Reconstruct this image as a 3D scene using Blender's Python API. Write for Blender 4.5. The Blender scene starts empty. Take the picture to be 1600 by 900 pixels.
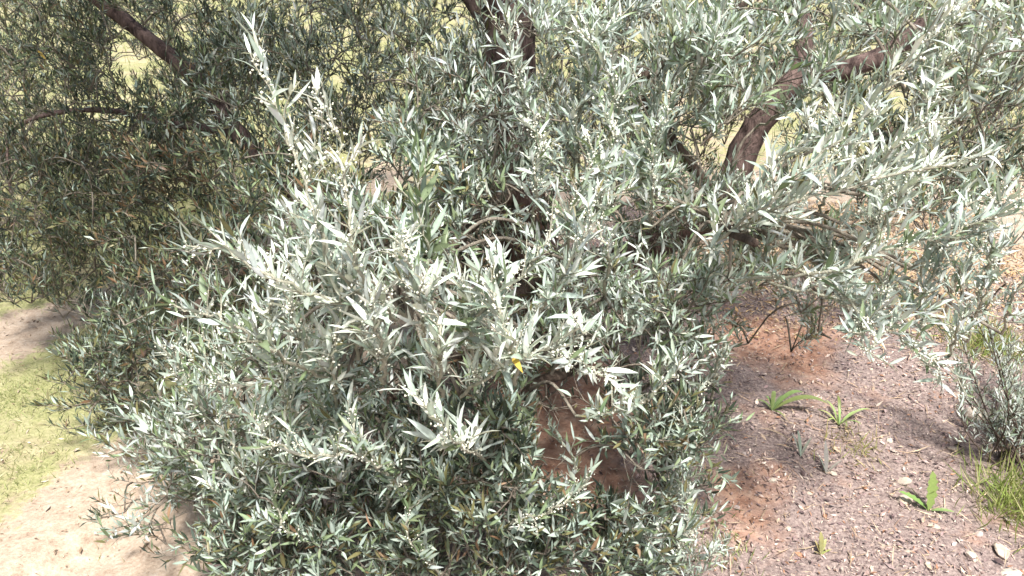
import bpy, math, random
import numpy as np
from mathutils import Vector, Matrix

rng = np.random.default_rng(7)
random.seed(7)
SC = bpy.context.scene
COL = SC.collection
R = math.radians

# ------------------------------------------------------------------ camera
CAM_H, PITCH, FPX = 1.60, 26.0, 1256.0
cd = bpy.data.cameras.new('camera'); cam = bpy.data.objects.new('camera', cd); COL.objects.link(cam)
cam.location = (0, 0, CAM_H); cam.rotation_euler = (R(90 - PITCH), 0, 0)
cd.sensor_width = 36.0; cd.lens = 36.0 * FPX / 1600.0; cd.clip_start = 0.02; cd.clip_end = 1000.0
SC.camera = cam

# ------------------------------------------------------------------ sky, sun, exposure
SUN_EL, SUN_AZ = 60.0, 165.0          # azimuth: compass bearing of the sun, 0 = +Y, 90 = +X
w = bpy.data.worlds.new('World'); SC.world = w; w.use_nodes = True
nt = w.node_tree; bg = nt.nodes['Background']
sky = nt.nodes.new('ShaderNodeTexSky'); sky.sky_type = 'NISHITA'; sky.sun_disc = False
sky.sun_elevation = R(SUN_EL); sky.sun_rotation = R(SUN_AZ); sky.air_density = 1.3; sky.dust_density = 3.0
nt.links.new(sky.outputs['Color'], bg.inputs['Color']); bg.inputs['Strength'].default_value = 0.095
sd = bpy.data.lights.new('sun', 'SUN'); sun = bpy.data.objects.new('sun', sd); COL.objects.link(sun)
sd.energy = 4.8; sd.angle = R(7.0); sd.color = (1.0, 0.965, 0.92)
sv = Vector((math.sin(R(SUN_AZ)) * math.cos(R(SUN_EL)), math.cos(R(SUN_AZ)) * math.cos(R(SUN_EL)), math.sin(R(SUN_EL))))
sun.rotation_euler = sv.to_track_quat('Z', 'Y').to_euler(); sun.location = (0, -3, 8)
vs = SC.view_settings; vs.view_transform = 'Standard'; vs.look = 'None'; vs.exposure = 0.92; vs.gamma = 1.0
vs.use_curve_mapping = False
SC.render.filter_size = 2.3
SC.cycles.max_bounces = 5; SC.cycles.diffuse_bounces = 3; SC.cycles.transmission_bounces = 3; SC.cycles.glossy_bounces = 2

# ------------------------------------------------------------------ helpers
TH = R(PITCH)
CC = np.array((0, 0, CAM_H)); FW = np.array((0, math.cos(TH), -math.sin(TH)))
UP = np.array((0, math.sin(TH), math.cos(TH))); RT = np.array((1.0, 0, 0))
def at(px, py, d):                       # place in the scene at distance d ahead of the viewer
    return CC + d * (FW + RT * ((px - 800) / FPX) + UP * ((450 - py) / FPX))
def ground_at(px, py, z=0.0):
    v = FW + RT * ((px - 800) / FPX) + UP * ((450 - py) / FPX)
    return CC + v * ((z - CAM_H) / v[2])
def project(P):
    q = P - CC; d = q @ FW
    d = np.where(np.abs(d) < 1e-6, 1e-6, d)
    return 800 + FPX * (q @ RT) / d, 450 - FPX * (q @ UP) / d, d
def unit(v):
    return v / np.maximum(np.linalg.norm(v, axis=-1, keepdims=True), 1e-9)

def value_noise(x, y, s, seed):
    x = x / s; y = y / s
    i = np.floor(x); j = np.floor(y); fx = x - i; fy = y - j
    fx = fx * fx * (3 - 2 * fx); fy = fy * fy * (3 - 2 * fy)
    def h(a, b):
        v = np.sin(a * 127.1 + b * 311.7 + seed * 74.7) * 43758.5453
        return v - np.floor(v)
    return (h(i, j) * (1 - fx) + h(i + 1, j) * fx) * (1 - fy) + (h(i, j + 1) * (1 - fx) + h(i + 1, j + 1) * fx) * fy
def ground_z(x, y):
    x = np.asarray(x, float); y = np.asarray(y, float)
    r = np.hypot(x, y - 2.4)
    z = (value_noise(x, y, 1.1, 1) - .5) * .06 * np.clip((r - .3) / 1.2, 0.3, 1)
    z += (value_noise(x, y, .33, 2) - .5) * .022 + (value_noise(x, y, .09, 5) - .5) * .008
    z += .05 * np.exp(-(r / .9) ** 2)                              # soil heaped round the stems
    z += .030 * np.clip(y - 6, 0, None) + .35 * (value_noise(x, y, 9., 3) - .5) * np.clip((r - 4) / 8, 0, 1)
    z -= .03 * np.exp(-((x - .55 * y + 2.05) / .10) ** 2)   # wheel rut on the sandy track
    return z

def mesh_tris(name, V, F, cols=None, smooth=False):
    V = np.ascontiguousarray(V, np.float32); F = np.ascontiguousarray(F, np.int32)
    me = bpy.data.meshes.new(name)
    me.vertices.add(len(V)); me.vertices.foreach_set('co', V.ravel())
    k = F.shape[1]
    me.loops.add(F.size); me.loops.foreach_set('vertex_index', F.ravel())
    me.polygons.add(len(F)); me.polygons.foreach_set('loop_start', np.arange(0, F.size, k, dtype=np.int32))
    me.polygons.foreach_set('loop_total', np.full(len(F), k, np.int32))
    if smooth: me.polygons.foreach_set('use_smooth', np.ones(len(F), bool))
    me.update(calc_edges=True)
    if cols is not None:
        a = me.attributes.new('tone', 'FLOAT_COLOR', 'POINT')
        c = np.ones((len(V), 4), np.float32); c[:, :3] = cols
        a.data.foreach_set('color', c.ravel())
    me.validate()
    return me
def link(name, me, mat=None, parent=None, **props):
    o = bpy.data.objects.new(name, me); COL.objects.link(o)
    if me is not None and mat is not None and not me.materials: me.materials.append(mat)
    if parent is not None:
        o.parent = parent
        o.matrix_parent_inverse = Matrix.Translation(parent_world(parent)).inverted()
    for k, v in props.items(): o[k] = v
    return o
def parent_world(p):
    v = Vector((0, 0, 0))
    while p is not None:
        v += p.location; p = None if p.parent is None else None
    return v
def thing(name, loc, label, cat, group=None):
    o = bpy.data.objects.new(name, None); COL.objects.link(o); o.location = loc; o.empty_display_size = .05
    o['label'] = label; o['category'] = cat
    if group: o['group'] = group
    return o

# ------------------------------------------------------------------ materials
def new_mat(name):
    m = bpy.data.materials.new(name); m.use_nodes = True
    n = m.node_tree.nodes; l = m.node_tree.links
    return m, n, l, n['Principled BSDF'], n['Material Output']
def leaf_material(name, rough=.46, trans=.20, spec=.5):
    m, n, l, b, out = new_mat(name)
    a = n.new('ShaderNodeAttribute'); a.attribute_name = 'tone'
    tc = n.new('ShaderNodeTexCoord')
    ns = n.new('ShaderNodeTexNoise'); ns.inputs['Scale'].default_value = 160; ns.inputs['Detail'].default_value = 3
    l.new(tc.outputs['Object'], ns.inputs['Vector'])
    mr = n.new('ShaderNodeMapRange'); mr.inputs['To Min'].default_value = .78; mr.inputs['To Max'].default_value = 1.2
    l.new(ns.outputs['Fac'], mr.inputs['Value'])
    mx = n.new('ShaderNodeVectorMath'); mx.operation = 'SCALE'
    l.new(a.outputs['Color'], mx.inputs[0]); l.new(mr.outputs['Result'], mx.inputs['Scale'])
    l.new(mx.outputs['Vector'], b.inputs['Base Color'])
    b.inputs['Roughness'].default_value = rough; b.inputs['Specular IOR Level'].default_value = spec
    tr = n.new('ShaderNodeBsdfTranslucent'); ms = n.new('ShaderNodeMixShader'); ms.inputs['Fac'].default_value = trans
    tint = n.new('ShaderNodeVectorMath'); tint.operation = 'MULTIPLY'; tint.inputs[1].default_value = (1.05, 1.05, .62)
    l.new(mx.outputs['Vector'], tint.inputs[0]); l.new(tint.outputs['Vector'], tr.inputs['Color'])
    l.new(b.outputs['BSDF'], ms.inputs[1]); l.new(tr.outputs['BSDF'], ms.inputs[2]); l.new(ms.outputs['Shader'], out.inputs['Surface'])
    return m
def tone_material(name, rough=.85, noise=(60, .7, 1.25)):
    m, n, l, b, out = new_mat(name)
    a = n.new('ShaderNodeAttribute'); a.attribute_name = 'tone'
    g = n.new('ShaderNodeNewGeometry')
    ns = n.new('ShaderNodeTexNoise'); ns.inputs['Scale'].default_value = noise[0]; ns.inputs['Detail'].default_value = 4
    l.new(g.outputs['Position'], ns.inputs['Vector'])
    mr = n.new('ShaderNodeMapRange'); mr.inputs['From Min'].default_value = .3; mr.inputs['From Max'].default_value = .7
    mr.inputs['To Min'].default_value = noise[1]; mr.inputs['To Max'].default_value = noise[2]
    l.new(ns.outputs['Fac'], mr.inputs['Value'])
    mx = n.new('ShaderNodeVectorMath'); mx.operation = 'SCALE'
    l.new(a.outputs['Color'], mx.inputs[0]); l.new(mr.outputs['Result'], mx.inputs['Scale'])
    l.new(mx.outputs['Vector'], b.inputs['Base Color'])
    b.inputs['Roughness'].default_value = rough; b.inputs['Specular IOR Level'].default_value = .25
    return m
def bark_material(name, c0, c1, scale=30):
    m, n, l, b, out = new_mat(name)
    g = n.new('ShaderNodeNewGeometry')
    mp = n.new('ShaderNodeMapping'); mp.inputs['Scale'].default_value = (1, 1, .28)
    l.new(g.outputs['Position'], mp.inputs['Vector'])
    ns = n.new('ShaderNodeTexNoise'); ns.inputs['Scale'].default_value = scale; ns.inputs['Detail'].default_value = 8; ns.inputs['Roughness'].default_value = .65
    l.new(mp.outputs['Vector'], ns.inputs['Vector'])
    rp = n.new('ShaderNodeValToRGB'); rp.color_ramp.elements[0].position = .35; rp.color_ramp.elements[1].position = .68
    rp.color_ramp.elements[0].color = (*c0, 1); rp.color_ramp.elements[1].color = (*c1, 1)
    l.new(ns.outputs['Fac'], rp.inputs['Fac']); l.new(rp.outputs['Color'], b.inputs['Base Color'])
    bp = n.new('ShaderNodeBump'); bp.inputs['Strength'].default_value = 1.0; bp.inputs['Distance'].default_value = .022
    l.new(ns.outputs['Fac'], bp.inputs['Height']); l.new(bp.outputs['Normal'], b.inputs['Normal'])
    b.inputs['Roughness'].default_value = .9; b.inputs['Specular IOR Level'].default_value = .2
    return m

M_LEAF = leaf_material('silver_leaf')
M_GREEN = leaf_material('weed_leaf', .45, .3, .4)
M_GRASS = leaf_material('grass_blade', .55, .35, .3)
M_BUD = tone_material('cream_bud', .7, (200, .9, 1.1))
M_LITTER = tone_material('leaf_litter', .85, (90, .7, 1.3))
M_STONE = tone_material('pale_stone', .85, (45, .75, 1.2))
M_BARK = bark_material('trunk_bark', (.040, .027, .025), (.25, .175, .155), 42)
M_TWIG = bark_material('pale_twig', (.42, .41, .31), (.66, .64, .51), 70)
M_GTWIG = bark_material('grey_twig', (.15, .12, .095), (.40, .36, .29), 60)
M_DTWIG = bark_material('brown_twig', (.070, .048, .038), (.19, .145, .115), 60)

def ground_material():
    m, n, l, b, out = new_mat('ground_soil')
    a = n.new('ShaderNodeAttribute'); a.attribute_name = 'tone'      # r sand, g grass, b litter soil
    sp = n.new('ShaderNodeSeparateColor'); l.new(a.outputs['Color'], sp.inputs['Color'])
    g = n.new('ShaderNodeNewGeometry')
    def noise(scale, detail=6, rough=.6):
        q = n.new('ShaderNodeTexNoise'); q.inputs['Scale'].default_value = scale; q.inputs['Detail'].default_value = detail
        q.inputs['Roughness'].default_value = rough; l.new(g.outputs['Position'], q.inputs['Vector']); return q
    def ramp(fac, stops):
        r = n.new('ShaderNodeValToRGB'); cr = r.color_ramp
        while len(cr.elements) < len(stops): cr.elements.new(.5)
        for e, (p, c) in zip(cr.elements, stops): e.position = p; e.color = (*c, 1)
        l.new(fac, r.inputs['Fac']); return r.outputs['Color']
    n1, n2, n3, n4 = noise(3.2), noise(22), noise(95, 8, .7), noise(8)
    mixn = n.new('ShaderNodeMix'); mixn.inputs[0].default_value = .55; l.new(n2.outputs['Fac'], mixn.inputs[2]); l.new(n3.outputs['Fac'], mixn.inputs[3])
    sand = ramp(mixn.outputs[0], [(.33, (.22, .155, .11)), (.43, (.36, .275, .205)), (.52, (.43, .34, .26)), (.66, (.52, .44, .36))])
    grass = ramp(n3.outputs['Fac'], [(.3, (.17, .18, .075)), (.5, (.29, .29, .135)), (.72, (.42, .38, .23))])
    soil = ramp(n3.outputs['Fac'], [(.3, (.11, .082, .078)), (.48, (.235, .18, .163)), (.6, (.34, .268, .24)), (.75, (.48, .41, .37))])
    red = ramp(n2.outputs['Fac'], [(.3, (.24, .125, .085)), (.55, (.42, .25, .175)), (.75, (.54, .39, .29))])
    def mixc(f, c1, c2):
        x = n.new('ShaderNodeMix'); x.data_type = 'RGBA'; l.new(f, x.inputs['Factor']); l.new(c1, x.inputs['A']); l.new(c2, x.inputs['B']); return x.outputs['Result']
    dry = ramp(n2.outputs['Fac'], [(.3, (.27, .22, .13)), (.7, (.47, .42, .27))])
    dryf = n.new('ShaderNodeMapRange'); dryf.inputs['From Min'].default_value = .46; dryf.inputs['From Max'].default_value = .62; l.new(n1.outputs['Fac'], dryf.inputs['Value'])
    grass = mixc(dryf.outputs['Result'], grass, dry)
    def sharp(chan, nz, amt=.9):
        q = n.new('ShaderNodeMath'); q.operation = 'SUBTRACT'; l.new(nz, q.inputs[0]); q.inputs[1].default_value = .5
        k = n.new('ShaderNodeMath'); k.operation = 'MULTIPLY_ADD'; l.new(q.outputs[0], k.inputs[0]); k.inputs[1].default_value = amt; l.new(chan, k.inputs[2])
        r = n.new('ShaderNodeMapRange'); r.interpolation_type = 'SMOOTHSTEP'; r.inputs['From Min'].default_value = .35; r.inputs['From Max'].default_value = .65
        l.new(k.outputs[0], r.inputs['Value']); return r.outputs['Result']
    # bare reddish earth round the stems, tan patch beyond
    redf = n.new('ShaderNodeMapRange'); redf.inputs['From Min'].default_value = .58; redf.inputs['From Max'].default_value = .76
    rs = n.new('ShaderNodeMath'); rs.operation = 'MULTIPLY_ADD'; l.new(sp.outputs['Blue'], rs.inputs[0]); rs.inputs[1].default_value = .52; l.new(n1.outputs['Fac'], rs.inputs[2])
    l.new(rs.outputs[0], redf.inputs['Value'])
    c = mixc(redf.outputs['Result'], soil, red)
    c = mixc(sharp(sp.outputs['Red'], n4.outputs['Fac']), c, sand)
    c = mixc(sharp(sp.outputs['Green'], n2.outputs['Fac'], 1.3), c, grass)
    l.new(c, b.inputs['Base Color']); b.inputs['Roughness'].default_value = .95; b.inputs['Specular IOR Level'].default_value = .12
    ad = n.new('ShaderNodeMath'); ad.operation = 'MULTIPLY_ADD'; l.new(n3.outputs['Fac'], ad.inputs[0]); ad.inputs[1].default_value = .35; l.new(n2.outputs['Fac'], ad.inputs[2])
    bp = n.new('ShaderNodeBump'); bp.inputs['Strength'].default_value = .7; bp.inputs['Distance'].default_value = .02
    l.new(ad.outputs[0], bp.inputs['Height']); l.new(bp.outputs['Normal'], b.inputs['Normal'])
    return m

# ------------------------------------------------------------------ ground
def zones(x, y):
    """sand track and grass on the far left, litter under and beside the tree."""
    wx = (value_noise(x, y, .5, 11) - .5) * .35
    u = x + wx
    track = u - .55 * y                        # runs diagonally away from the viewer
    left = np.clip((-1.62 - track) / .22, 0, 1)
    grass = np.clip((-2.34 - track) / .18, 0, 1) * np.clip((track + 3.42) / .2, 0, 1) * .74
    grass = np.maximum(grass, np.clip((-3.62 - track) / .2, 0, 1) * .85)
    meadow = np.clip((y - 4.3 + wx * 2) / 1.2, 0, 1)
    rightdry = np.clip((x - .5) / .5, 0, 1) * np.clip((y - 3.0) / .6, 0, 1)
    sand = np.maximum(left, rightdry * .8)
    grass = np.maximum(grass, meadow * (.62 + .5 * (value_noise(x, y, 1.3, 9) - .4)))
    return sand, np.clip(grass, 0, 1)
def red_earth(x, y):
    def blob(cx, cy, rx, ry): return np.exp(-(((x - cx) / rx) ** 2 + ((y - cy) / ry) ** 2))
    return np.clip(blob(.18, 2.2, .24, .45) + .5 * blob(.66, 1.85, .16, .14) + .8 * blob(1.05, 2.75, .3, .22), 0, 1)
def build_ground():
    s = np.linspace(-1, 1, 301)
    def warp(s, c, near, far): return c + near * s + far * s ** 7
    gx = warp(s, 0, 3.4, 190); gy = warp(s, 2.6, 3.2, 190)
    X, Y = np.meshgrid(gx, gy); x = X.ravel(); y = Y.ravel()
    V = np.stack([x, y, ground_z(x, y)], 1)
    n = len(s); i = np.arange(n * n).reshape(n, n)
    F = np.stack([i[:-1, :-1], i[:-1, 1:], i[1:, 1:], i[1:, :-1]], -1).reshape(-1, 4)
    sa, gr = zones(x, y)
    me = mesh_tris('ground', V, F, np.stack([sa, gr, red_earth(x, y)], 1), True)
    link('ground', me, ground_material(), kind='structure')
build_ground()

# ------------------------------------------------------------------ leaves and tubes
HI_T = np.array([.16, .42, .72]); HI_W = np.array([.62, 1.0, .70])
HI_F = [(0, 2, 1), (0, 3, 2), (1, 2, 5), (1, 5, 4), (2, 3, 6), (2, 6, 5), (4, 5, 8), (4, 8, 7), (5, 6, 9), (5, 9, 8), (7, 8, 10), (8, 9, 10)]
LO_F = [(0, 2, 1), (0, 3, 2), (1, 2, 4), (2, 3, 4)]
def leaf_frames(D, N):
    D = unit(D); S = unit(np.cross(D, N)); N = np.cross(S, D); return D, S, N
def leaf_verts(P, D, N, L, W, curl, fold, hi=True):
    D, S, N = leaf_frames(D, N)
    T, WW = (HI_T, HI_W) if hi else (np.array([.42]), np.array([1.]))
    cols = [P]
    L_ = L[:, None]; W_ = W[:, None]; c_ = curl[:, None]; f_ = fold[:, None]
    for t, ww in zip(T, WW):
        mid = P + D * (L_ * t) - N * (c_ * L_ * t * t)
        e = N * (f_ * W_ * ww * .5)
        cols += [mid + S * (W_ * ww * .5) + e, mid, mid - S * (W_ * ww * .5) + e]
    cols.append(P + D * L_ - N * (c_ * L_))
    return np.stack(cols, 1)
def leaf_mesh(name, P, D, N, L, W, curl, fold, col, hi=True):
    V = leaf_verts(P, D, N, L, W, curl, fold, hi)
    n, k, _ = V.shape
    F = (np.arange(n)[:, None, None] * k + np.array(HI_F if hi else LO_F)[None]).reshape(-1, 3)
    C = np.repeat(col, k, 0).reshape(n, k, 3)
    if hi: C[:, [2, 5, 8]] *= 1.22                       # pale midrib
    C[:, -1] *= .9
    return V.reshape(-1, 3), F, np.clip(C, 0, .8).reshape(-1, 3)
def tube(P, rad, sides=6):
    P = np.asarray(P, float); n = len(P); rad = np.broadcast_to(rad, n)
    T = unit(np.gradient(P, axis=0)); ref = np.array((.31, .2, .93)) if abs(T[0][2]) < .9 else np.array((1., 0, 0))
    A = unit(np.cross(T, ref)); B = np.cross(T, A)
    an = np.arange(sides) * 2 * math.pi / sides
    V = P[:, None] + (A[:, None] * np.cos(an)[None, :, None] + B[:, None] * np.sin(an)[None, :, None]) * rad[:, None, None]
    V = np.concatenate([V.reshape(-1, 3), P[-1:] + T[-1:] * rad[-1] * .5])
    i = np.arange(n * sides).reshape(n, sides); j = np.roll(i, -1, 1)
    F = np.concatenate([np.stack([i[:-1], j[:-1], j[1:]], -1).reshape(-1, 3), np.stack([i[:-1], j[1:], i[1:]], -1).reshape(-1, 3),
                        np.stack([i[-1], j[-1], np.full(sides, n * sides)], -1)])
    return V, F
class Tubes:
    def __init__(s): s.V = []; s.F = []; s.n = 0
    def add(s, P, rad, sides=4):
        V, F = tube(P, rad, sides); s.V.append(V); s.F.append(F + s.n); s.n += len(V)
    def mesh(s, name): return mesh_tris(name, np.concatenate(s.V), np.concatenate(s.F), None, True)
def smooth_path(pts, n):
    pts = np.asarray(pts, float)
    if len(pts) == 2: pts = np.array([pts[0], (pts[0] + pts[1]) / 2, pts[1]])
    ext = np.concatenate([[2 * pts[0] - pts[1]], pts, [2 * pts[-1] - pts[-2]]])
    m = len(pts) - 1; t = np.linspace(0, m, n); i = np.minimum(t.astype(int), m - 1); f = (t - i)[:, None]
    a, b, c, d = ext[i], ext[i + 1], ext[i + 2], ext[i + 3]
    return .5 * (2 * b + (c - a) * f + (2 * a - 5 * b + 4 * c - d) * f * f + (3 * b - a - 3 * c + d) * f ** 3)

PAL = {  # leaf colours: silvery, pale, green, olive; the darkest has crown shade painted in
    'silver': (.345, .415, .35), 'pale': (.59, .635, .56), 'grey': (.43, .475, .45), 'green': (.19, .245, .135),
    'shaded': (.055, .074, .052), 'olive': (.15, .14, .062), 'yellow': (.62, .43, .09), 'brown': (.20, .125, .07)}
def pick(mix, n):
    ks = list(mix); p = np.array([mix[k] for k in ks], float); p /= p.sum()
    c = np.array([PAL[k] for k in ks])[rng.choice(len(ks), n, p=p)]
    return np.clip(c * rng.normal(1, .13, (n, 1)) * rng.normal(1, .025, (n, 3)), .02, .8)

LV = []          # leaf batches: P D N L W curl fold col branch
BUDS = []        # bud centres, radius
GA = 2.39996
def leaves_on(path, spacing, length, mix, branch, spread=(28, 62), start=.08, upright=.15, slim=.2):
    seg = np.linalg.norm(np.diff(path, axis=0), axis=1); cum = np.concatenate([[0], np.cumsum(seg)]); tot = cum[-1]
    n = max(3, int(tot * (1 - start) / spacing))
    s = tot * (start + (1 - start) * (np.arange(n) + rng.random(n) * .7) / n)
    i = np.clip(np.searchsorted(cum, s) - 1, 0, len(seg) - 1); f = ((s - cum[i]) / seg[i])[:, None]
    P = path[i] * (1 - f) + path[i + 1] * f; T = unit(path[i + 1] - path[i])
    A = unit(np.cross(T, np.array((.3, .4, .86)))); B = np.cross(T, A)
    ph = np.arange(n) * GA + rng.random() * 6.3 + rng.normal(0, .3, n)
    rad = A * np.cos(ph)[:, None] + B * np.sin(ph)[:, None]
    u = s / tot
    ang = np.radians(spread[0] + (spread[1] - spread[0]) * (1 - u) + rng.normal(0, 9, n))
    D = T * np.cos(ang)[:, None] + rad * np.sin(ang)[:, None] + np.array((0, 0, upright)) + rng.normal(0, .07, (n, 3))
    N = rad * -.6 + T * .55 + np.array((0, 0, .55)) + rng.normal(0, .28, (n, 3))
    L = length * rng.uniform(.5, 1.15, n) * (1 - .3 * u ** 3)
    W = L * rng.normal(slim, .028, n).clip(.11, .3)
    LV.append((P, D, N, L, W, rng.normal(.07, .2, n), rng.uniform(.05, .6, n), pick(mix, n), np.full(n, branch)))
def buds_on(path, n, r=.00115, spread=.0055):
    i = rng.integers(0, len(path), n)
    BUDS.append((path[i] + rng.normal(0, spread, (n, 3)), rng.uniform(.6, 1.5, n) * r))
def twig_path(p, d, ln, n=4, bend=.25):
    d = unit(np.asarray(d, float)); b = rng.normal(0, bend, 3) + np.array((0, 0, .1))
    t = np.linspace(0, 1, n)[:, None]
    return p + d * ln * t + b * ln * .5 * t * t
SKEL = []        # points the next shoots may grow from
def shoot(stem, mix, tubes, branch, length=.05, twig=.13, every=.032, spacing=.0085, r0=.003, upright=.2, buds=0, start=.15, slim=.2, sides=4, bare=.55):
    """side twigs and leaves along one stem; stem and twigs go into tubes."""
    n = len(stem)
    tubes.add(stem, np.linspace(r0, r0 * .35, n), sides + 1 if branch >= 0 else 3)
    seg = np.linalg.norm(np.diff(stem, axis=0), axis=1); tot = seg.sum(); cum = np.concatenate([[0], np.cumsum(seg)])
    k = max(2, int(tot * (1 - start) / every))
    for q in range(k):
        s = tot * (start + (1 - start) * (q + rng.random() * .8) / k)
        i = min(int(np.searchsorted(cum, s)) - 1, n - 2); i = max(i, 0); f = (s - cum[i]) / seg[i]
        p = stem[i] * (1 - f) + stem[i + 1] * f; T = unit(stem[i + 1] - stem[i])
        r = unit(rng.normal(0, 1, 3)); r = unit(r - T * (r @ T)); a = R(rng.uniform(28, 58))
        d = T * math.cos(a) + r * math.sin(a) + np.array((0, 0, upright))
        tw = twig_path(p, d, twig * rng.uniform(.45, 1.1) * (1 - .5 * s / tot), 4 if branch >= 0 else 3)
        tubes.add(tw, np.linspace(r0 * .45, r0 * .22, len(tw)), sides - 1)
        leaves_on(tw, spacing, length * rng.uniform(.85, 1.1), mix, branch, upright=.5, slim=slim)
        if buds and rng.random() < .8: buds_on(tw[:3], int(buds * rng.uniform(.4, 1.6)))
    tail = stem[int(n * bare):]
    leaves_on(tail, spacing * .9, length, mix, branch, (15, 50), 0., .45, slim=slim)
    if buds: buds_on(tail, int(buds * 2))

# ------------------------------------------------------------------ the tree: stems and limbs
base = ground_at(880, 560); base[2] = float(ground_z(base[0], base[1]))
tree = thing('silver_leaved_tree', base, 'bushy silver-leaved tree with several dark stems and low drooping leafy branches', 'tree')
def woody(name, pts, r, n=22, mat=None, sides=10, rough=.10, parent=tree):
    P = smooth_path(pts, n); seg = np.linspace(0, 1, n)
    rad = np.interp(seg, np.linspace(0, 1, len(r)), r)
    V, F = tube(P, rad, sides)
    ax = np.repeat(P, sides, 0); k = len(ax)
    nz = value_noise(V[:k, 2] * 1.0 + V[:k, 0] * 2, V[:k, 1] * 2 + V[:k, 2] * .4, .035, 21) - .5
    V[:k] += (V[:k] - ax) * (nz[:, None] * 2 * rough * 2)
    SKEL.append(P[int(n * .25):])
    return link(name, mesh_tris(name, V, F, None, True), mat or M_BARK, parent)
b0 = base - np.array((0, 0, .06))
woody('trunk', [b0, at(852, 470, 2.98), at(808, 310, 2.72), at(792, 160, 2.55), at(800, 40, 2.42), at(770, -120, 2.3), at(700, -330, 2.2)], (.115, .095, .088, .082, .074, .055, .035), 40, sides=14)
woody('limb', [at(850, 420, 2.88), at(980, 400, 2.74), at(1120, 320, 2.5), at(1180, 200, 2.38), at(1262, 118, 2.3), at(1330, 105, 2.25), at(1420, 60, 2.2), at(1560, -90, 2.1)], (.055, .050, .047, .043, .036, .030, .025, .016), 40)
woody('limb', [at(1240, 130, 2.31), at(1258, 60, 2.33), at(1240, -30, 2.4), at(1200, -160, 2.4)], (.026, .022, .02, .014), 18)
woody('limb', [at(840, 430, 2.9), at(700, 400, 2.85), at(520, 340, 2.75), at(385, 225, 2.68), at(318, 132, 2.66), at(225, 55, 2.62), at(140, -8, 2.6), at(-20, -110, 2.5)], (.05, .046, .042, .033, .027, .024, .021, .014), 40)
woody('limb', [at(400, 240, 2.68), at(345, 205, 2.7), at(260, 192, 2.74), at(165, 172, 2.8), at(70, 180, 2.8), at(14, 215, 2.8), at(16, 300, 2.8)], (.018, .015, .013, .010, .008, .007, .004), 26, sides=7)
woody('limb', [at(800, 60, 2.44), at(740, 5, 2.4), at(700, -70, 2.3), at(620, -160, 2.2)], (.034, .026, .02, .012), 16, sides=8)
woody('limb', [at(1120, 310, 2.5), at(1000, 150, 2.2), at(1030, 108, 2.1), at(1090, 66, 2.0), at(1150, 18, 1.95), at(1240, -60, 1.85)], (.022, .015, .012, .011, .0095, .006), 24, M_DTWIG, 7)
woody('limb', [at(800, 300, 2.7), at(760, 330, 2.2), at(690, 400, 1.8), at(620, 470, 1.5)], (.028, .020, .013, .008), 20, M_DTWIG, 7)
woody('limb', [at(840, 420, 2.85), at(760, 520, 2.4), at(640, 600, 2.0), at(520, 690, 1.85), at(420, 740, 1.85)], (.026, .019, .014, .010, .006), 22, M_DTWIG, 7)
woody('limb', [at(860, 470, 2.85), at(900, 560, 2.3), at(880, 585, 1.95), at(835, 600, 1.85), at(760, 680, 1.85)], (.022, .016, .012, .010, .006), 20, M_DTWIG, 7)
woody('limb', [at(860, 480, 2.8), at(970, 560, 2.2), at(1010, 680, 2.0), at(1050, 800, 2.0), at(1075, 900, 2.0)], (.02, .015, .011, .008, .004), 20, M_DTWIG, 7)
woody('limb', [at(520, 345, 2.72), at(380, 420, 2.5), at(260, 520, 2.45), at(190, 590, 2.45)], (.022, .016, .010, .005), 20, M_DTWIG, 7)
woody('limb', [at(1150, 270, 2.45), at(1120, 330, 2.0), at(1140, 360, 1.6), at(1180, 380, 1.45)], (.02, .014, .010, .007), 16, M_DTWIG, 7)

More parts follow.
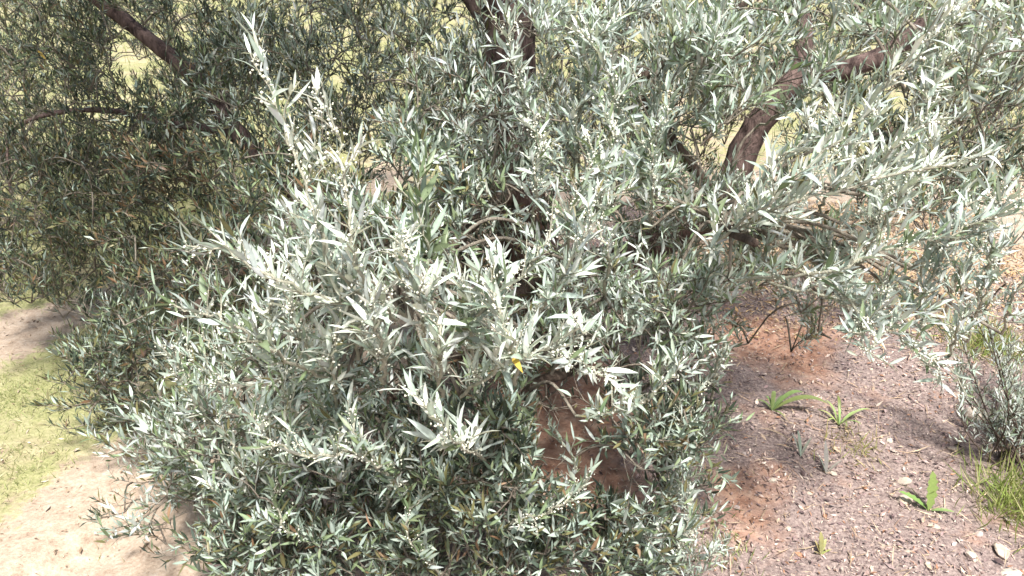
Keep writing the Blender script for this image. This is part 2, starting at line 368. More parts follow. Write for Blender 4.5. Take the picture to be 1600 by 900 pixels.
# ------------------------------------------------------------------ named leafy branches reaching towards the viewer
BRIGHT = {'silver': 3, 'pale': 6, 'grey': 3, 'green': .3, 'olive': .1}  # near sprays, mixed paler to put in the bright light on them
SILV = {'silver': 6, 'grey': 2.5, 'pale': 1.8, 'green': 3, 'olive': .6}
GRN = {'green': 5, 'silver': 3, 'olive': .5}
DARK = {'shaded': 6, 'green': 2.5, 'silver': .8, 'olive': 1.6, 'brown': .5}  # inner and far leaves, with the shade there put into the colours
GREY = {'grey': 6, 'silver': 4, 'pale': 1.2, 'green': 1}
BR = [  # path in (px, py, depth), palette, leaf length, twig length, buds
    ([(640, 500, 1.45), (530, 430, 1.22), (480, 290, 1.14), (435, 175, 1.12), (395, 45, 1.10)], BRIGHT, .050, .095, 5),
    ([(620, 500, 1.40), (562, 430, 1.18), (545, 320, 1.12), (528, 215, 1.10), (496, 140, 1.08)], BRIGHT, .046, .10, 7),
    ([(600, 500, 1.40), (500, 465, 1.22), (400, 420, 1.14), (335, 385, 1.12), (290, 392, 1.11)], BRIGHT, .052, .09, 3),
    ([(520, 600, 1.50), (420, 545, 1.25), (350, 500, 1.16), (270, 478, 1.14)], SILV, .054, .085, 3),
    ([(700, 440, 1.60), (665, 380, 1.40), (655, 310, 1.33), (668, 240, 1.30)], GRN, .056, .10, 0),
    ([(820, 520, 1.60), (880, 430, 1.38), (915, 360, 1.30), (935, 290, 1.28)], BRIGHT, .056, .10, 7),
    ([(700, 540, 1.45), (760, 480, 1.25), (815, 430, 1.20), (862, 372, 1.18)], SILV, .055, .10, 8),
    ([(720, 620, 1.50), (800, 560, 1.28), (870, 545, 1.22), (925, 512, 1.20)], BRIGHT, .056, .10, 8),
    ([(760, 720, 1.60), (715, 690, 1.32), (682, 655, 1.24), (640, 610, 1.22)], BRIGHT, .062, .09, 6),
    ([(840, 560, 1.60), (900, 560, 1.40), (945, 590, 1.33), (985, 620, 1.30)], BRIGHT, .048, .07, 10),
    ([(900, 650, 1.70), (980, 640, 1.50), (1040, 600, 1.42), (1065, 560, 1.40)], SILV, .054, .09, 4),
    ([(1060, 420, 1.80), (1180, 330, 1.45), (1300, 225, 1.32), (1395, 120, 1.25), (1490, 10, 1.18)], BRIGHT, .055, .11, 4),
    ([(1120, 380, 1.70), (1200, 330, 1.45), (1330, 292, 1.35), (1480, 256, 1.28), (1540, 240, 1.26)], BRIGHT, .048, .09, 4),
    ([(1140, 440, 1.70), (1290, 425, 1.48), (1400, 388, 1.40), (1490, 362, 1.34), (1590, 322, 1.28)], SILV, .052, .09, 6),
    ([(1180, 400, 1.80), (1290, 440, 1.60), (1345, 500, 1.52), (1352, 545, 1.50), (1400, 500, 1.47)], GREY, .058, .09, 10),
    ([(1200, 440, 1.80), (1330, 480, 1.62), (1430, 545, 1.55), (1500, 590, 1.50)], GREY, .050, .08, 8),
    ([(1000, 200, 2.10), (960, 180, 1.75), (955, 130, 1.62), (905, 40, 1.55)], GREY, .052, .11, 6),
    ([(1010, 330, 2.00), (1000, 270, 1.68), (1018, 225, 1.58), (1050, 160, 1.52)], SILV, .055, .11, 6),
    ([(840, 240, 2.20), (820, 170, 1.80), (800, 90, 1.68), (790, 20, 1.62)], GREY, .050, .10, 5),
    ([(620, 700, 1.65), (520, 710, 1.45), (440, 700, 1.38), (380, 640, 1.35)], SILV, .052, .10, 8),
    ([(640, 760, 1.70), (590, 730, 1.50), (560, 700, 1.44), (545, 640, 1.42)], SILV, .054, .10, 5),
    ([(520, 860, 1.80), (450, 830, 1.62), (430, 770, 1.56), (450, 720, 1.55)], GRN, .054, .09, 4),
    ([(760, 830, 1.75), (820, 810, 1.60), (875, 790, 1.56), (920, 745, 1.55)], SILV, .052, .10, 8),
    ([(700, 900, 1.80), (650, 860, 1.62), (640, 800, 1.56), (690, 760, 1.54)], GRN, .056, .10, 3),
    ([(1030, 930, 1.9), (1062, 850, 1.82), (1072, 780, 1.80), (1058, 700, 1.80)], GREY, .036, .07, 12),
    ([(560, 560, 1.55), (450, 590, 1.46), (360, 600, 1.45), (280, 550, 1.45)], SILV, .046, .10, 6),
    ([(1180, 200, 2.1), (1260, 150, 1.70), (1290, 60, 1.60), (1330, -40, 1.52)], SILV, .052, .11, 4),
    ([(1350, 300, 1.9), (1430, 290, 1.65), (1440, 230, 1.58), (1500, 180, 1.55)], BRIGHT, .050, .10, 4),
    ([(1420, 420, 1.7), (1520, 350, 1.42), (1560, 330, 1.38), (1570, 280, 1.36)], GREY, .056, .08, 8),
    ([(1280, 400, 1.8), (1330, 450, 1.62), (1335, 520, 1.54), (1372, 480, 1.48), (1395, 440, 1.46)], GREY, .056, .09, 9),
    ([(1380, 440, 1.8), (1440, 480, 1.66), (1440, 560, 1.60), (1470, 600, 1.58)], GREY, .046, .08, 9),
    ([(480, 780, 1.9), (390, 790, 1.75), (330, 760, 1.72), (290, 700, 1.72)], SILV, .050, .10, 4),
]
for (cx, cy, rx, ry, d0, d1, n_, mix, lean) in [(600, 500, 230, 90, 1.16, 1.34, 13, BRIGHT, -10), (450, 700, 130, 60, 1.40, 1.6, 5, SILV, -30), (1330, 300, 150, 80, 1.38, 1.55, 6, BRIGHT, 70),
        (920, 330, 110, 110, 1.4, 1.6, 5, SILV, 10), (1000, 130, 150, 80, 1.6, 1.75, 5, GREY, 30), (760, 760, 160, 60, 1.55, 1.7, 5, SILV, 20), (1480, 90, 90, 60, 1.4, 1.6, 3, BRIGHT, 60), (1500, 450, 90, 80, 1.5, 1.7, 7, GREY, 40), (1270, 400, 110, 40, 1.55, 1.75, 3, GREY, 30), (880, 150, 90, 90, 1.7, 1.9, 5, GREY, 10), (1120, 560, 40, 30, 1.7, 1.85, 2, SILV, 20), (1060, 760, 25, 90, 1.75, 1.85, 4, GREY, 5), (330, 600, 60, 50, 1.6, 1.75, 3, SILV, -60)]:
    for q in range(n_):
        a = 2.4 * q + cx; rr = math.sqrt((q + .5) / n_); ux = cx + rx * rr * math.cos(a); uy = cy + ry * rr * math.sin(a); d = rng.uniform(d0, d1); h = rng.uniform(70, 130)
        BR.append(([(ux - lean * .5, uy + 60, d + .25), (ux, uy, d + .05), (ux + lean * .6 + rng.normal(0, 14), uy - h * .5, d), (ux + lean + rng.normal(0, 25), uy - h, d - .02)], mix, rng.uniform(.044, .054), .085, int(rng.integers(2, 8))))
BRANCH = []; tw_all = Tubes()
LABELS = {0: 'tall pale upright branch tip with a white stem', 4: 'green-leaved branch tip among silver ones'}
for i, (pts, mix, ll, tw, bd) in enumerate(BR):
    path = smooth_path([at(*p) for p in pts], 26)
    path[1:-1] += rng.normal(0, .003, (24, 3))
    tb = Tubes()
    sk = np.concatenate(SKEL[:13]); j = np.argmin(((sk - path[0]) ** 2).sum(1)); a = sk[j]
    mid = (a + path[0]) / 2 + np.array((0, 0, .05))
    tw_all.add(smooth_path([a, mid, path[0]], 12), np.linspace(.0046, .0036, 12), 5)
    kk = 1.10 if pts[-1][2] < 1.36 else .92
    shoot(path, mix, tb, i, ll * kk, tw * 1.05, .030, .0085, .0036, .30, int(bd * 2.6), .18, .18, 4, .25)
    o = link('branch', tb.mesh('branch'), M_TWIG, tree)
    if i in LABELS: o['label'] = LABELS[i]
    BRANCH.append(o); SKEL.append(path[4:])

# ------------------------------------------------------------------ the rest of the crown
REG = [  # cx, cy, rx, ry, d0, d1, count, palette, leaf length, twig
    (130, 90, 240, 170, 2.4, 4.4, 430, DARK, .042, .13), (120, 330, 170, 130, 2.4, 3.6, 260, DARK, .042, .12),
    (300, 320, 90, 130, 2.3, 3.0, 90, {**DARK, 'brown': 4}, .044, .11), (560, 90, 230, 160, 2.3, 3.8, 320, {**SILV, 'olive': 3, 'shaded': 5}, .046, .13),
    (430, 330, 140, 150, 1.9, 2.8, 110, DARK, .046, .11), (700, 250, 140, 130, 1.8, 2.8, 90, {**SILV, 'shaded': 5, 'brown': 1}, .048, .12),
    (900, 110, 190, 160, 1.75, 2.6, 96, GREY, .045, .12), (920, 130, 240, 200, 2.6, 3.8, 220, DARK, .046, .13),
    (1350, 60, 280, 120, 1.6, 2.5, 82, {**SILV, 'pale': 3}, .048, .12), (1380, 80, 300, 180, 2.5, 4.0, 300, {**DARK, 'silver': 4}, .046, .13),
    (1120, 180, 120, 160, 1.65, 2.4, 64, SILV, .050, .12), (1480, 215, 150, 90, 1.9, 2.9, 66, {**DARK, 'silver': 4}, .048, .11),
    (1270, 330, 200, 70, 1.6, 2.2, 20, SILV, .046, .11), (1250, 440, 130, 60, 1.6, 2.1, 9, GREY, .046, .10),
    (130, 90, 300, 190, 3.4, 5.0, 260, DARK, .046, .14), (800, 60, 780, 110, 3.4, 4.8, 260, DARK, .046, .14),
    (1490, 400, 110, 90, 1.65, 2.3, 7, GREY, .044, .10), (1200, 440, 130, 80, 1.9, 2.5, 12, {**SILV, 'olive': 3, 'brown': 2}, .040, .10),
    (1050, 690, 40, 90, 1.75, 2.1, 26, {**DARK, 'silver': 4}, .042, .08), (860, 560, 60, 30, 1.8, 2.1, 8, DARK, .042, .08), (1010, 480, 75, 70, 1.7, 2.2, 30, {**SILV, 'shaded': 2}, .044, .10),
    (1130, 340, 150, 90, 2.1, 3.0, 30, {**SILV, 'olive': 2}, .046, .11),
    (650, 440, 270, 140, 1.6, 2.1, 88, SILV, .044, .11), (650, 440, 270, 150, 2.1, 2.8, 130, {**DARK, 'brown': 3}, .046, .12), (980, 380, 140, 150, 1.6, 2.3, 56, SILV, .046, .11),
    (470, 640, 210, 110, 1.6, 2.25, 120, {**SILV, 'shaded': 2}, .046, .11), (620, 830, 280, 80, 1.7, 2.1, 115, {**DARK, 'silver': 6}, .047, .11),
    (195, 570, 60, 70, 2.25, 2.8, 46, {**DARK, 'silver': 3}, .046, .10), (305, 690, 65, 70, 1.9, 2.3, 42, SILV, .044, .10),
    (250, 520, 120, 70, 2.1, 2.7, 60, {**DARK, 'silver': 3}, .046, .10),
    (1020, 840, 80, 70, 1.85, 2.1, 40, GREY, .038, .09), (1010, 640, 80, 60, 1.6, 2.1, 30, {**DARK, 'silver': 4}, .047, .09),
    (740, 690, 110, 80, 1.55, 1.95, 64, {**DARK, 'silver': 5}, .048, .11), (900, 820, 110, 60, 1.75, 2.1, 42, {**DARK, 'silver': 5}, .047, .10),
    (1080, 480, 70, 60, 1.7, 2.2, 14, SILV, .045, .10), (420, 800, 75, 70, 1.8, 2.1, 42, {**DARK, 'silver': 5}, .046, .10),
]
HOLES = [(225, 85, 45, 28), (700, 18, 40, 20), (888, 665, 50, 92), (980, 738, 44, 32), (800, 312, 40, 26), (806, 70, 38, 48), (1180, 215, 48, 60), (1235, 135, 36, 28), (1230, 575, 110, 30)]
SK = np.zeros((200000, 3)); SKN = 0
def sk_add(q):
    global SKN
    SK[SKN:SKN + len(q)] = q; SKN += len(q)
for q_ in SKEL: sk_add(q_)
def grow(p, mix, ll, tw, hi_tag, ln, dirn):
    sk = SK[:SKN]; j = int(np.argmin(((sk - p) ** 2).sum(1))); a = sk[j]
    far = np.linalg.norm(a - p)
    tip = p + unit(dirn) * ln
    path = smooth_path([p, p + unit(dirn) * ln * .5 + rng.normal(0, .012, 3), tip], 6)
    if far > .03:
        lead = smooth_path([a, (a + p) / 2 + np.array((0, 0, far * .15)) + rng.normal(0, far * .05, 3), p], 6)
        tw_all.add(lead, np.linspace(.0032, .0024, 6), 3)
        if far < .5: sk_add(lead[3::2])
    shoot(path, mix, tw_all, hi_tag, ll * .86, tw, .022, .0070, .0024, .2, 0, .05, .19)
    sk_add(path[::3])
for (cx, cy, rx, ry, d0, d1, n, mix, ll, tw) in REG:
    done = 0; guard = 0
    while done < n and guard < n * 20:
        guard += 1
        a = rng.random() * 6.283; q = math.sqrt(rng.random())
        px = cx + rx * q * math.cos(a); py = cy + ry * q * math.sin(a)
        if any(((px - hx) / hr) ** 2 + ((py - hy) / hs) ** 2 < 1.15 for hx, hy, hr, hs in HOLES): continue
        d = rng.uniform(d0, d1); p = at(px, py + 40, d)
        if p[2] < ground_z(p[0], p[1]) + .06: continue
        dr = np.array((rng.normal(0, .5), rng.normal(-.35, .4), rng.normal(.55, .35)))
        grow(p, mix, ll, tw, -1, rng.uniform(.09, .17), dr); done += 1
# drooping fringe seen against the pale track, and the high crown over the stems, thickened for shade
for (px, py, d) in [(150, 545, 2.4), (120, 575, 2.45), (150, 630, 2.35), (165, 680, 2.3), (140, 660, 2.35), (195, 800, 2.15), (235, 815, 2.1), (260, 850, 2.05), (215, 780, 2.15), (290, 800, 2.0), (300, 860, 1.95)]:
    p = at(px, py, d); p[2] = max(p[2], float(ground_z(p[0], p[1])) + .05)
    grow(p, DARK, .042, .07, -1, .10, np.array((-.8, -.2, rng.normal(.0, .3))))
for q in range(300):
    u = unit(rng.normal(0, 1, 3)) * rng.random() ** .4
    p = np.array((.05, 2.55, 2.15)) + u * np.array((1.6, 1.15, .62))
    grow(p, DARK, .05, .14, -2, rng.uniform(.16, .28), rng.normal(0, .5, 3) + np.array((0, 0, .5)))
for q in range(330):  # left crown clump out of view, added to shade the upper-left leaves
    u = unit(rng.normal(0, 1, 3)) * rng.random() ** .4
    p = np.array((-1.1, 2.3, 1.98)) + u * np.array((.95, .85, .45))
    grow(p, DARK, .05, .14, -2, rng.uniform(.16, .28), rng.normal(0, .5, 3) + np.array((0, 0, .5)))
link('twigs', tw_all.mesh('twigs'), M_GTWIG, tree, kind='stuff')

# ------------------------------------------------------------------ leaves to meshes
P, D, N, L, W, curl, fold, col, br = [np.concatenate([b[k] for b in LV]) for k in range(9)]
ok = P[:, 2] > ground_z(P[:, 0], P[:, 1]) + .012
P, D, N, L, W, curl, fold, col, br = [x[ok] for x in (P, D, N, L, W, curl, fold, col, br)]
px, py, dep = project(P + unit(D) * (L * .5)[:, None]); ok = np.ones(len(P), bool)
for hx, hy, hr, hs in HOLES: ok &= ~((((px - hx) / hr) ** 2 + ((py - hy) / hs) ** 2 < 1) & (br == -1) & (dep < 2.6) & (rng.random(len(P)) < .82))
P, D, N, L, W, curl, fold, col, br = [x[ok] for x in (P, D, N, L, W, curl, fold, col, br)]
Dn, Sn, Nn = leaf_frames(D, N)
mid = P + Dn * (L * .5)[:, None]
px, py, dep = project(mid)
inside = (px > 10) & (px < 1590) & (py > 10) & (py < 890) & (dep > .3)
view = unit(CC - mid)
area = L * W * np.abs((Nn * view).sum(1)) / dep ** 2 * (inside)
cell = (px // 16).astype(int) * 1000 + (py // 16).astype(int)
order = np.argsort(np.where(inside, dep, 99))
_, first = np.unique(cell[order], return_index=True)
front = np.zeros(len(P), bool); front[order[first]] = True
score = np.where(front & (br >= 0), area, 0)
single = np.argsort(-score)[:296]
extra = [(68, 82, 2.2), (700, 552, 1.22), (712, 560, 1.21), (352, 472, 1.12)]   # yellowed and browned leaves
yel = []
for ex, ey, ed in extra:
    cand = np.where(inside & front, np.hypot(px - ex, py - ey), 1e9); k = int(np.argmin(cand)); col[k] = PAL['yellow']; yel.append(k); W[k] = max(W[k], L[k] * .24)
for k in rng.choice(np.where(inside & front)[0], 40, replace=False): col[k] = PAL['yellow'] if rng.random() < .15 else PAL['olive']
single = np.unique(np.concatenate([single, yel]))
LEAFVAR = []
for k in range(10):
    one = lambda v: np.array([v], float)
    V = leaf_verts(np.zeros((1, 3)), np.array([[0, 1., 0]]), np.array([[0, 0, 1.]]), one(1.), one(1.), one(rng.normal(.07, .1)), one(rng.uniform(.05, .12)), True)[0]
    LEAFVAR.append((V, {}))
def leaf_variant(k, c, y):
    V, cache = LEAFVAR[k]; key = 'y' if y else tuple(np.round(c / .06).astype(int))
    if key not in cache:
        me = mesh_tris('leaf', V, np.array(HI_F), np.clip(np.repeat([c], len(V), 0) * np.where(np.isin(np.arange(len(V)), (2, 5, 8)), 1.22, 1)[:, None], 0, .8), True); me.materials.append(M_LEAF); cache[key] = me
    return cache[key]
for k in single:
    par = BRANCH[br[k]] if br[k] >= 0 else tree
    me = leaf_variant(int(k) % 10, col[k], k in yel)
    o = bpy.data.objects.new('leaf', me); COL.objects.link(o); o.parent = par
    o.matrix_parent_inverse = Matrix.Translation(tree.location).inverted()
    if k in yel: o['label'] = 'yellowed leaf'
    d, s, nn = Dn[k], -Sn[k], Nn[k]
    m = Matrix(((-s[0] * W[k], d[0] * L[k], nn[0] * L[k], P[k][0]), (-s[1] * W[k], d[1] * L[k], nn[1] * L[k], P[k][1]), (-s[2] * W[k], d[2] * L[k], nn[2] * L[k], P[k][2]), (0, 0, 0, 1)))
    o.matrix_basis = m
rest = np.ones(len(P), bool); rest[single] = False
near = rest & (dep < 1.9) & (br > -2); far = rest & ~near
VA, FA, CA = leaf_mesh('f', *[x[near] for x in (P, D, N, L, W, curl, fold, col)], True)
VB, FB, CB = leaf_mesh('f', *[x[far] for x in (P, D, N, L, W, curl, fold, col)], False)
fol = mesh_tris('foliage', np.concatenate([VA, VB]), np.concatenate([FA, FB + len(VA)]), np.concatenate([CA, CB]), True)
link('foliage', fol, M_LEAF, tree, kind='stuff')
print('LEAVES', len(P), 'near', near.sum(), 'far', far.sum(), 'tris', len(FA) + len(FB))
OCT_V = np.array([(1, 0, 0), (-1, 0, 0), (0, 1, 0), (0, -1, 0), (0, 0, 1), (0, 0, -1)], float)
OCT_F = np.array([(0, 2, 4), (2, 1, 4), (1, 3, 4), (3, 0, 4), (2, 0, 5), (1, 2, 5), (3, 1, 5), (0, 3, 5)])
BP = np.concatenate([b[0] for b in BUDS]); BRr = np.concatenate([b[1] for b in BUDS])
st = rng.uniform(.6, 2.6, (len(BP), 3))
BV = BP[:, None] + OCT_V[None] * BRr[:, None, None] * st[:, None]
BF = (np.arange(len(BP))[:, None, None] * 6 + OCT_F[None]).reshape(-1, 3)
bc = np.repeat(np.array((.70, .70, .58)) * rng.normal(1, .08, (len(BP), 1)), 6, 0)
link('flower_buds', mesh_tris('flower_buds', BV.reshape(-1, 3), BF, np.clip(bc, 0, .85), True), M_BUD, tree, kind='stuff')

# ------------------------------------------------------------------ leaf litter, pebbles, grass
def flakes(name, x, y, size, slim, pal, lift, mat, label=None, cat=None, tilt=.22):
    n = len(x); z = ground_z(x, y)
    P = np.stack([x, y, z + lift * rng.random(n) + .002], 1)
    a = rng.random(n) * 6.283
    D = np.stack([np.cos(a), np.sin(a), rng.normal(0, tilt, n)], 1); N = np.stack([rng.normal(0, .35, n), rng.normal(0, .35, n), np.ones(n)], 1)
    pal = np.array(pal); c = pal[rng.integers(0, len(pal), n)] * rng.normal(.90, .15, (n, 1)) * np.array((1.03, .99, .93))
    V, F, C = leaf_mesh(name, P, D, N, size, size * slim, rng.normal(0, .2, n), rng.normal(.2, .4, n), np.clip(c, .02, .75), False)
    o = link(name, mesh_tris(name, V, F, C), mat, None, kind='stuff')
    if label: o['label'] = label; o['category'] = cat
    return o
LIT = [(.085, .06, .062), (.12, .085, .09), (.20, .145, .15), (.25, .18, .185), (.31, .225, .21), (.44, .34, .30), (.50, .39, .30), (.38, .295, .295), (.60, .52, .46), (.54, .45, .41), (.31, .17, .11)]
n = 120000
x = rng.uniform(-.55, 2.6, n); y = rng.uniform(1.4, 4.4, n)
keep = (x - .55 * y > -1.72) & (value_noise(x, y, .30, 31) + value_noise(x, y, .10, 33) * .6 + rng.normal(0, .22, n) - .30 * red_earth(x, y) > .52)
x, y = x[keep], y[keep]
tanner = (rng.random(len(x)) < np.clip((y - 2.7) * 1.3, 0, .85) * np.clip((x - .6) * 2, 0, 1))
flakes('leaf_litter', x[~tanner], y[~tanner], rng.gamma(2.0, .0042, (~tanner).sum()).clip(.0035, .040), rng.uniform(.15, .45, (~tanner).sum()), LIT, .010, M_LITTER, 'dry purplish brown leaf litter covering the soil beside the tree', 'leaf litter')
flakes('leaf_litter', x[tanner], y[tanner], rng.uniform(.007, .032, tanner.sum()), rng.uniform(.15, .4, tanner.sum()), [(.52, .38, .22), (.46, .31, .17), (.58, .46, .32), (.26, .17, .10), (.40, .30, .22)], .014, M_LITTER, 'tan and ochre dead leaves behind the drooping branches', 'leaf litter')
n = 2600
x = rng.uniform(.2, 2.4, n); y = rng.uniform(1.5, 4.2, n)
flakes('straw', x, y, rng.uniform(.03, .085, n), np.full(n, .05), [(.52, .42, .31), (.40, .30, .22), (.30, .21, .17)], .015, M_LITTER, 'thin dry straws and twigs scattered over the leaf litter', 'straw', .1)
n = 5000
x = rng.uniform(-2.4, -.6, n); y = rng.uniform(1.4, 3.6, n); keep = (x - .55 * y < -1.6) & (rng.random(n) < value_noise(x, y, .3, 51)); x, y = x[keep], y[keep]
flakes('dry_debris', x, y, rng.gamma(2, .0045, len(x)).clip(.003, .03), rng.uniform(.15, .6, len(x)), [(.22, .16, .11), (.34, .26, .19), (.50, .42, .34), (.14, .10, .07)], .004, M_LITTER, 'fine dry bits and grit strewn on the pale sandy track', 'debris', .12)
def blades(name, x, y, ln, pal, lean, label=None, cat=None, width=.0035):
    n = len(x); z = ground_z(x, y)
    P = np.stack([x, y, z - .004], 1)
    D = np.stack([rng.normal(0, lean, n), rng.normal(0, lean, n), np.ones(n)], 1); N = unit(rng.normal(0, 1, (n, 3)))
    pal = np.array(pal); c = pal[rng.integers(0, len(pal), n)] * rng.normal(1, .13, (n, 1))
    V, F, C = leaf_mesh(name, P, D, N, ln, np.full(n, width) * (1 + ln * 6), rng.normal(.15, .25, n), np.full(n, .2), np.clip(c, .02, .7), False)
    o = link(name, mesh_tris(name, V, F, C), M_GRASS, None, kind='stuff')
    if label: o['label'] = label; o['category'] = cat
    return o
GR = [(.31, .345, .145), (.37, .39, .19), (.46, .435, .26), (.25, .29, .12)]
n = 130000
x = rng.uniform(-3.6, -.7, n); y = rng.uniform(1.3, 4.6, n); sa, gr = zones(x, y)
keep = rng.random(n) < np.clip((gr - .35) * 1.6, .015, 1) * (value_noise(x, y, .22, 41) ** 1.2 * 1.5)
keep &= (x - .55 * y < -1.9)
x, y = x[keep], y[keep]
blades('grass', x, y, rng.uniform(.012, .045, len(x)), GR, .6, 'short yellow-green grass beside the sandy track', 'grass', .002)
n = 42000
x = rng.uniform(-13, 13, n); y = 4.2 + 15 * rng.random(n) ** 1.5; sa, gr = zones(x, y)
keep = (rng.random(n) < gr * 1.2) & (np.abs(x) < y * .8 + 1)
x, y = x[keep], y[keep]
blades('meadow_grass', x, y, rng.uniform(.04, .14, len(x)), GR + [(.50, .44, .24)], .45, 'pale yellow-green meadow grass behind the tree', 'grass', .005)
# pebbles
def stone_mesh(seed):
    import bmesh
    r = np.random.default_rng(seed); bm = bmesh.new(); bmesh.ops.create_icosphere(bm, subdivisions=2, radius=1)
    ax = r.uniform(.65, 1.3, 3) * np.array((1, 1, .5)); dirs = unit(r.normal(0, 1, (6, 3))); off = r.uniform(.5, .85, 6)
    for v in bm.verts:
        p = np.array(v.co)
        for dd, of in zip(dirs, off):
            h = p @ dd
            if h > of: p = p - dd * (h - of)
        v.co = p * ax * r.normal(1, .02)
    me = bpy.data.meshes.new('stone'); bm.to_mesh(me); bm.free()
    a = me.attributes.new('tone', 'FLOAT_COLOR', 'POINT'); c = np.ones((len(me.vertices), 4), np.float32); c[:, :3] = np.array([(.52, .45, .37), (.46, .38, .31), (.40, .33, .30)][seed % 3])
    a.data.foreach_set('color', c.ravel()); me.materials.append(M_STONE)
    for p_ in me.polygons: p_.use_smooth = False
    return me
STONES = [stone_mesh(k) for k in range(6)]
def stone(px, py, wpx, k, label=None, group='pale pebbles lying among the leaf litter'):
    g = ground_at(px, py); g[2] = float(ground_z(g[0], g[1])); d = np.linalg.norm(g - CC); s = wpx / FPX * d * .5
    o = link('stone', STONES[k % 6]); o.location = (g[0], g[1], g[2] + s * .10); o.scale = (s, s, s); o.rotation_euler = (rng.normal(0, .2), rng.normal(0, .2), rng.random() * 6.28)
    o['label'] = label or 'small pale pebble half sunk in the brown leaf litter'; o['category'] = 'stone'; o['group'] = group
stone(1412, 750, 26, 0, 'rounded cream stone beside the upright green weed leaf')
stone(1414, 778, 22, 1, 'flat pale stone at the foot of the upright weed leaf')
stone(1303, 742, 16, 0)
stone(1206, 760, 16, 3); stone(1526, 655, 32, 4, 'broad pinkish stone on dark litter near the grey-green shrub')
stone(1580, 893, 26, 0, 'large whitish stone on litter away from the tree'); stone(1518, 868, 24, 3); stone(1568, 858, 26, 1)
for k, (a, b, s) in enumerate([(1390, 690, 12), (1460, 820, 14), (1350, 800, 9), (1240, 690, 10), (1488, 700, 13), (1545, 770, 15), (1330, 872, 12), (1420, 860, 10), (1160, 720, 10), (1190, 860, 9), (1495, 620, 14), (1580, 810, 16), (1372, 735, 9), (1265, 775, 10), (1530, 830, 14), (1450, 880, 12), (1230, 830, 8), (1150, 800, 9)]):
    stone(a, b, s, k)

# ------------------------------------------------------------------ weeds, tufts, shrub
def rosette(name, px, py, specs, label, cat, c, group=None, wid=.22, toothed=True, droop=.22):
    g = ground_at(px, py); g[2] = float(ground_z(g[0], g[1]))
    t = thing(name, g, label, cat, group)
    for az, el, ln in specs:
        az += rng.normal(0, 9); el += rng.normal(0, 5); ln *= rng.uniform(.9, 1.3)
        n = 13; s = np.linspace(0, 1, n)
        d = np.array((math.cos(R(az)) * math.cos(R(el)), math.sin(R(az)) * math.cos(R(el)), math.sin(R(el)))); side = unit(np.cross(d, (0, 0, 1.) if el < 80 else (0, 1., 0)))
        nn = np.cross(side, d)
        ctr = g + d * ln * s[:, None] - np.array((0, 0, 1.)) * (ln * droop * s ** 2.2)[:, None]
        wd = ln * wid * .5 * np.sin(np.pi * np.clip(s * .93 + .07, 0, 1)) ** .8
        if toothed: wd = wd * (1 + .22 * np.where(np.arange(n) % 2 == 0, 1, -1))
        V = np.stack([ctr + side * wd[:, None] + nn * (wd * .35)[:, None], ctr, ctr - side * wd[:, None] + nn * (wd * .35)[:, None]], 1).reshape(-1, 3)
        F = []
        for k in range(n - 1):
            for q in (0, 1):
                a = k * 3 + q; F += [(a, a + 1, a + 4), (a, a + 4, a + 3)]
        cc = np.array(c) * rng.normal(1, .14) * rng.normal(1, .08, 3)
        link('leaf', mesh_tris('leaf', V, np.array(F), np.repeat([cc], len(V), 0), True), M_GREEN, t)
    return t
rosette('weed', 1452, 795, [(112, 74, .15), (150, 40, .09), (-25, 30, .075)], 'young weed with one upright toothed green leaf growing from litter', 'weed', (.22, .31, .10), wid=.19)
rosette('weed', 1205, 650, [(100, 84, .17), (5, 55, .16), (-5, 40, .22), (20, 66, .12), (170, 50, .09), (-60, 40, .07), (130, 70, .11)], 'green leafy weed with long drooping leaves under the tree branches', 'weed', (.23, .31, .12), wid=.10, toothed=False, droop=.55)
rosette('weed', 1310, 668, [(70, 65, .15), (110, 70, .14), (30, 55, .12), (150, 50, .11), (-40, 50, .12), (0, 60, .14), (200, 60, .10), (90, 80, .12), (-90, 50, .09)], 'bright green grassy weed beside the long-leaved weed', 'weed', (.31, .41, .15), wid=.06, toothed=False, droop=.5)
rosette('seedling', 1282, 868, [(90, 70, .07), (40, 55, .05), (140, 60, .055), (10, 45, .035), (190, 50, .035), (70, 65, .06), (110, 75, .05)], 'small yellowish seedling on the bare litter', 'seedling', (.36, .33, .15), wid=.16)
rosette('seedling', 1290, 742, [(100, 72, .11), (60, 50, .08), (150, 55, .08), (20, 60, .07)], 'blue-grey seedling with narrow upright leaves on reddish soil', 'seedling', (.27, .31, .26), wid=.10, toothed=False)
rosette('seedling', 1250, 718, [(95, 75, .12), (40, 55, .08), (140, 55, .09)], 'grey seedling growing beside the blue-grey one', 'seedling', (.31, .34, .28), wid=.10, toothed=False)
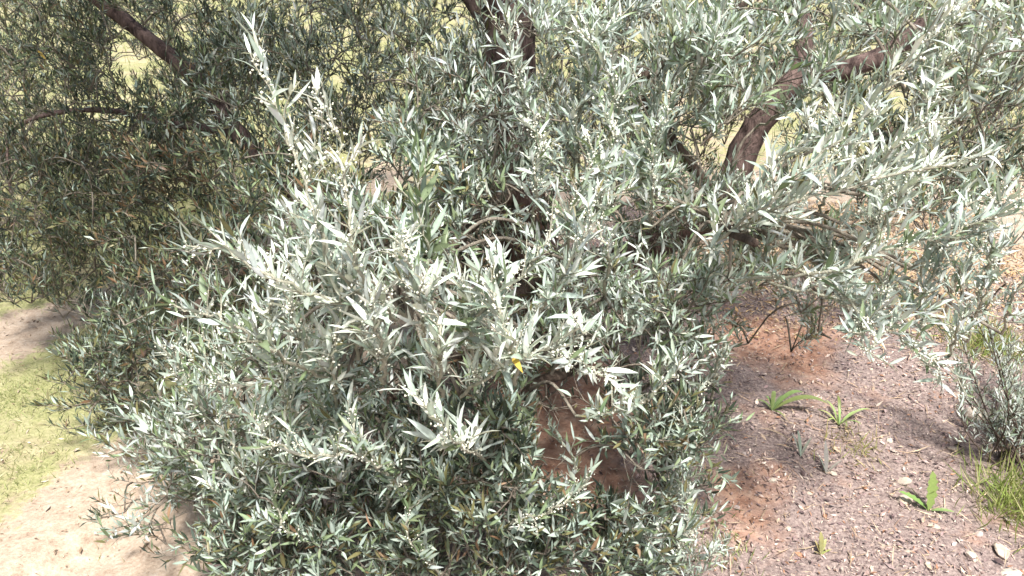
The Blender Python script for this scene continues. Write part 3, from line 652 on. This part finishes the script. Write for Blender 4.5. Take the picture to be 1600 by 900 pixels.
def tuft(px, py, n, ln, spread, label, pal):
    g = ground_at(px, py); g[2] = float(ground_z(g[0], g[1]))
    t = thing('grass_tuft', g, label, 'grass tuft', 'grass tufts round the tree')
    x = g[0] + rng.normal(0, spread, n); y = g[1] + rng.normal(0, spread, n)
    o = blades('blades', x, y, rng.uniform(.3, 1, n) * ln, pal, .55, width=.0024)
    o.parent = t; o.matrix_parent_inverse = Matrix.Translation(t.location).inverted()
BG = [(.25, .32, .08), (.33, .38, .13), (.22, .28, .09), (.42, .40, .20)]
tuft(1545, 545, 520, .15, .08, 'bright yellow-green grass tuft behind the grey-green shrub', BG)
tuft(1600, 790, 620, .15, .075, 'tall green grass tuft at the foot of the grey-green shrub', BG)
tuft(1115, 862, 140, .06, .05, 'low dull green grass tuft under the hanging silver branch', [(.22, .28, .10), (.30, .32, .14)])
tuft(1330, 700, 120, .07, .05, 'sparse dry grass tuft next to the green weeds', [(.42, .36, .18), (.30, .32, .10)])
tuft(1420, 470, 200, .12, .12, 'thin dry grass tuft on the tan litter behind the branches', [(.50, .42, .22), (.36, .36, .14)])
g = ground_at(1585, 735); g[2] = float(ground_z(g[0], g[1]))
shrub = thing('grey_green_shrub', g, 'low grey-green feathery shrub standing on the litter beside bright grass', 'shrub')
keepLV, keepBD = LV, BUDS
LV = []; st_ = Tubes(); stems = []
for q in range(30):
    tip = at(rng.uniform(1490, 1680), rng.uniform(440, 640), rng.uniform(2.25, 2.75))
    path = smooth_path([g + np.array((rng.normal(0, .03), rng.normal(0, .03), -.01)), (g + tip) / 2 + rng.normal(0, .03, 3), tip], 12)
    shoot(path, {'grey': 4, 'silver': 6, 'green': 2, 'pale': 5}, st_, 0, .032, .10, .024, .0075, .003, .2, 0, .2, .17)
b = [np.concatenate([q[k] for q in LV]) for k in range(8)]
V, F, C = leaf_mesh('f', *b, False)
link('stem', st_.mesh('stem'), M_DTWIG, shrub)
link('foliage', mesh_tris('foliage', V, F, C, True), M_LEAF, shrub, kind='stuff')
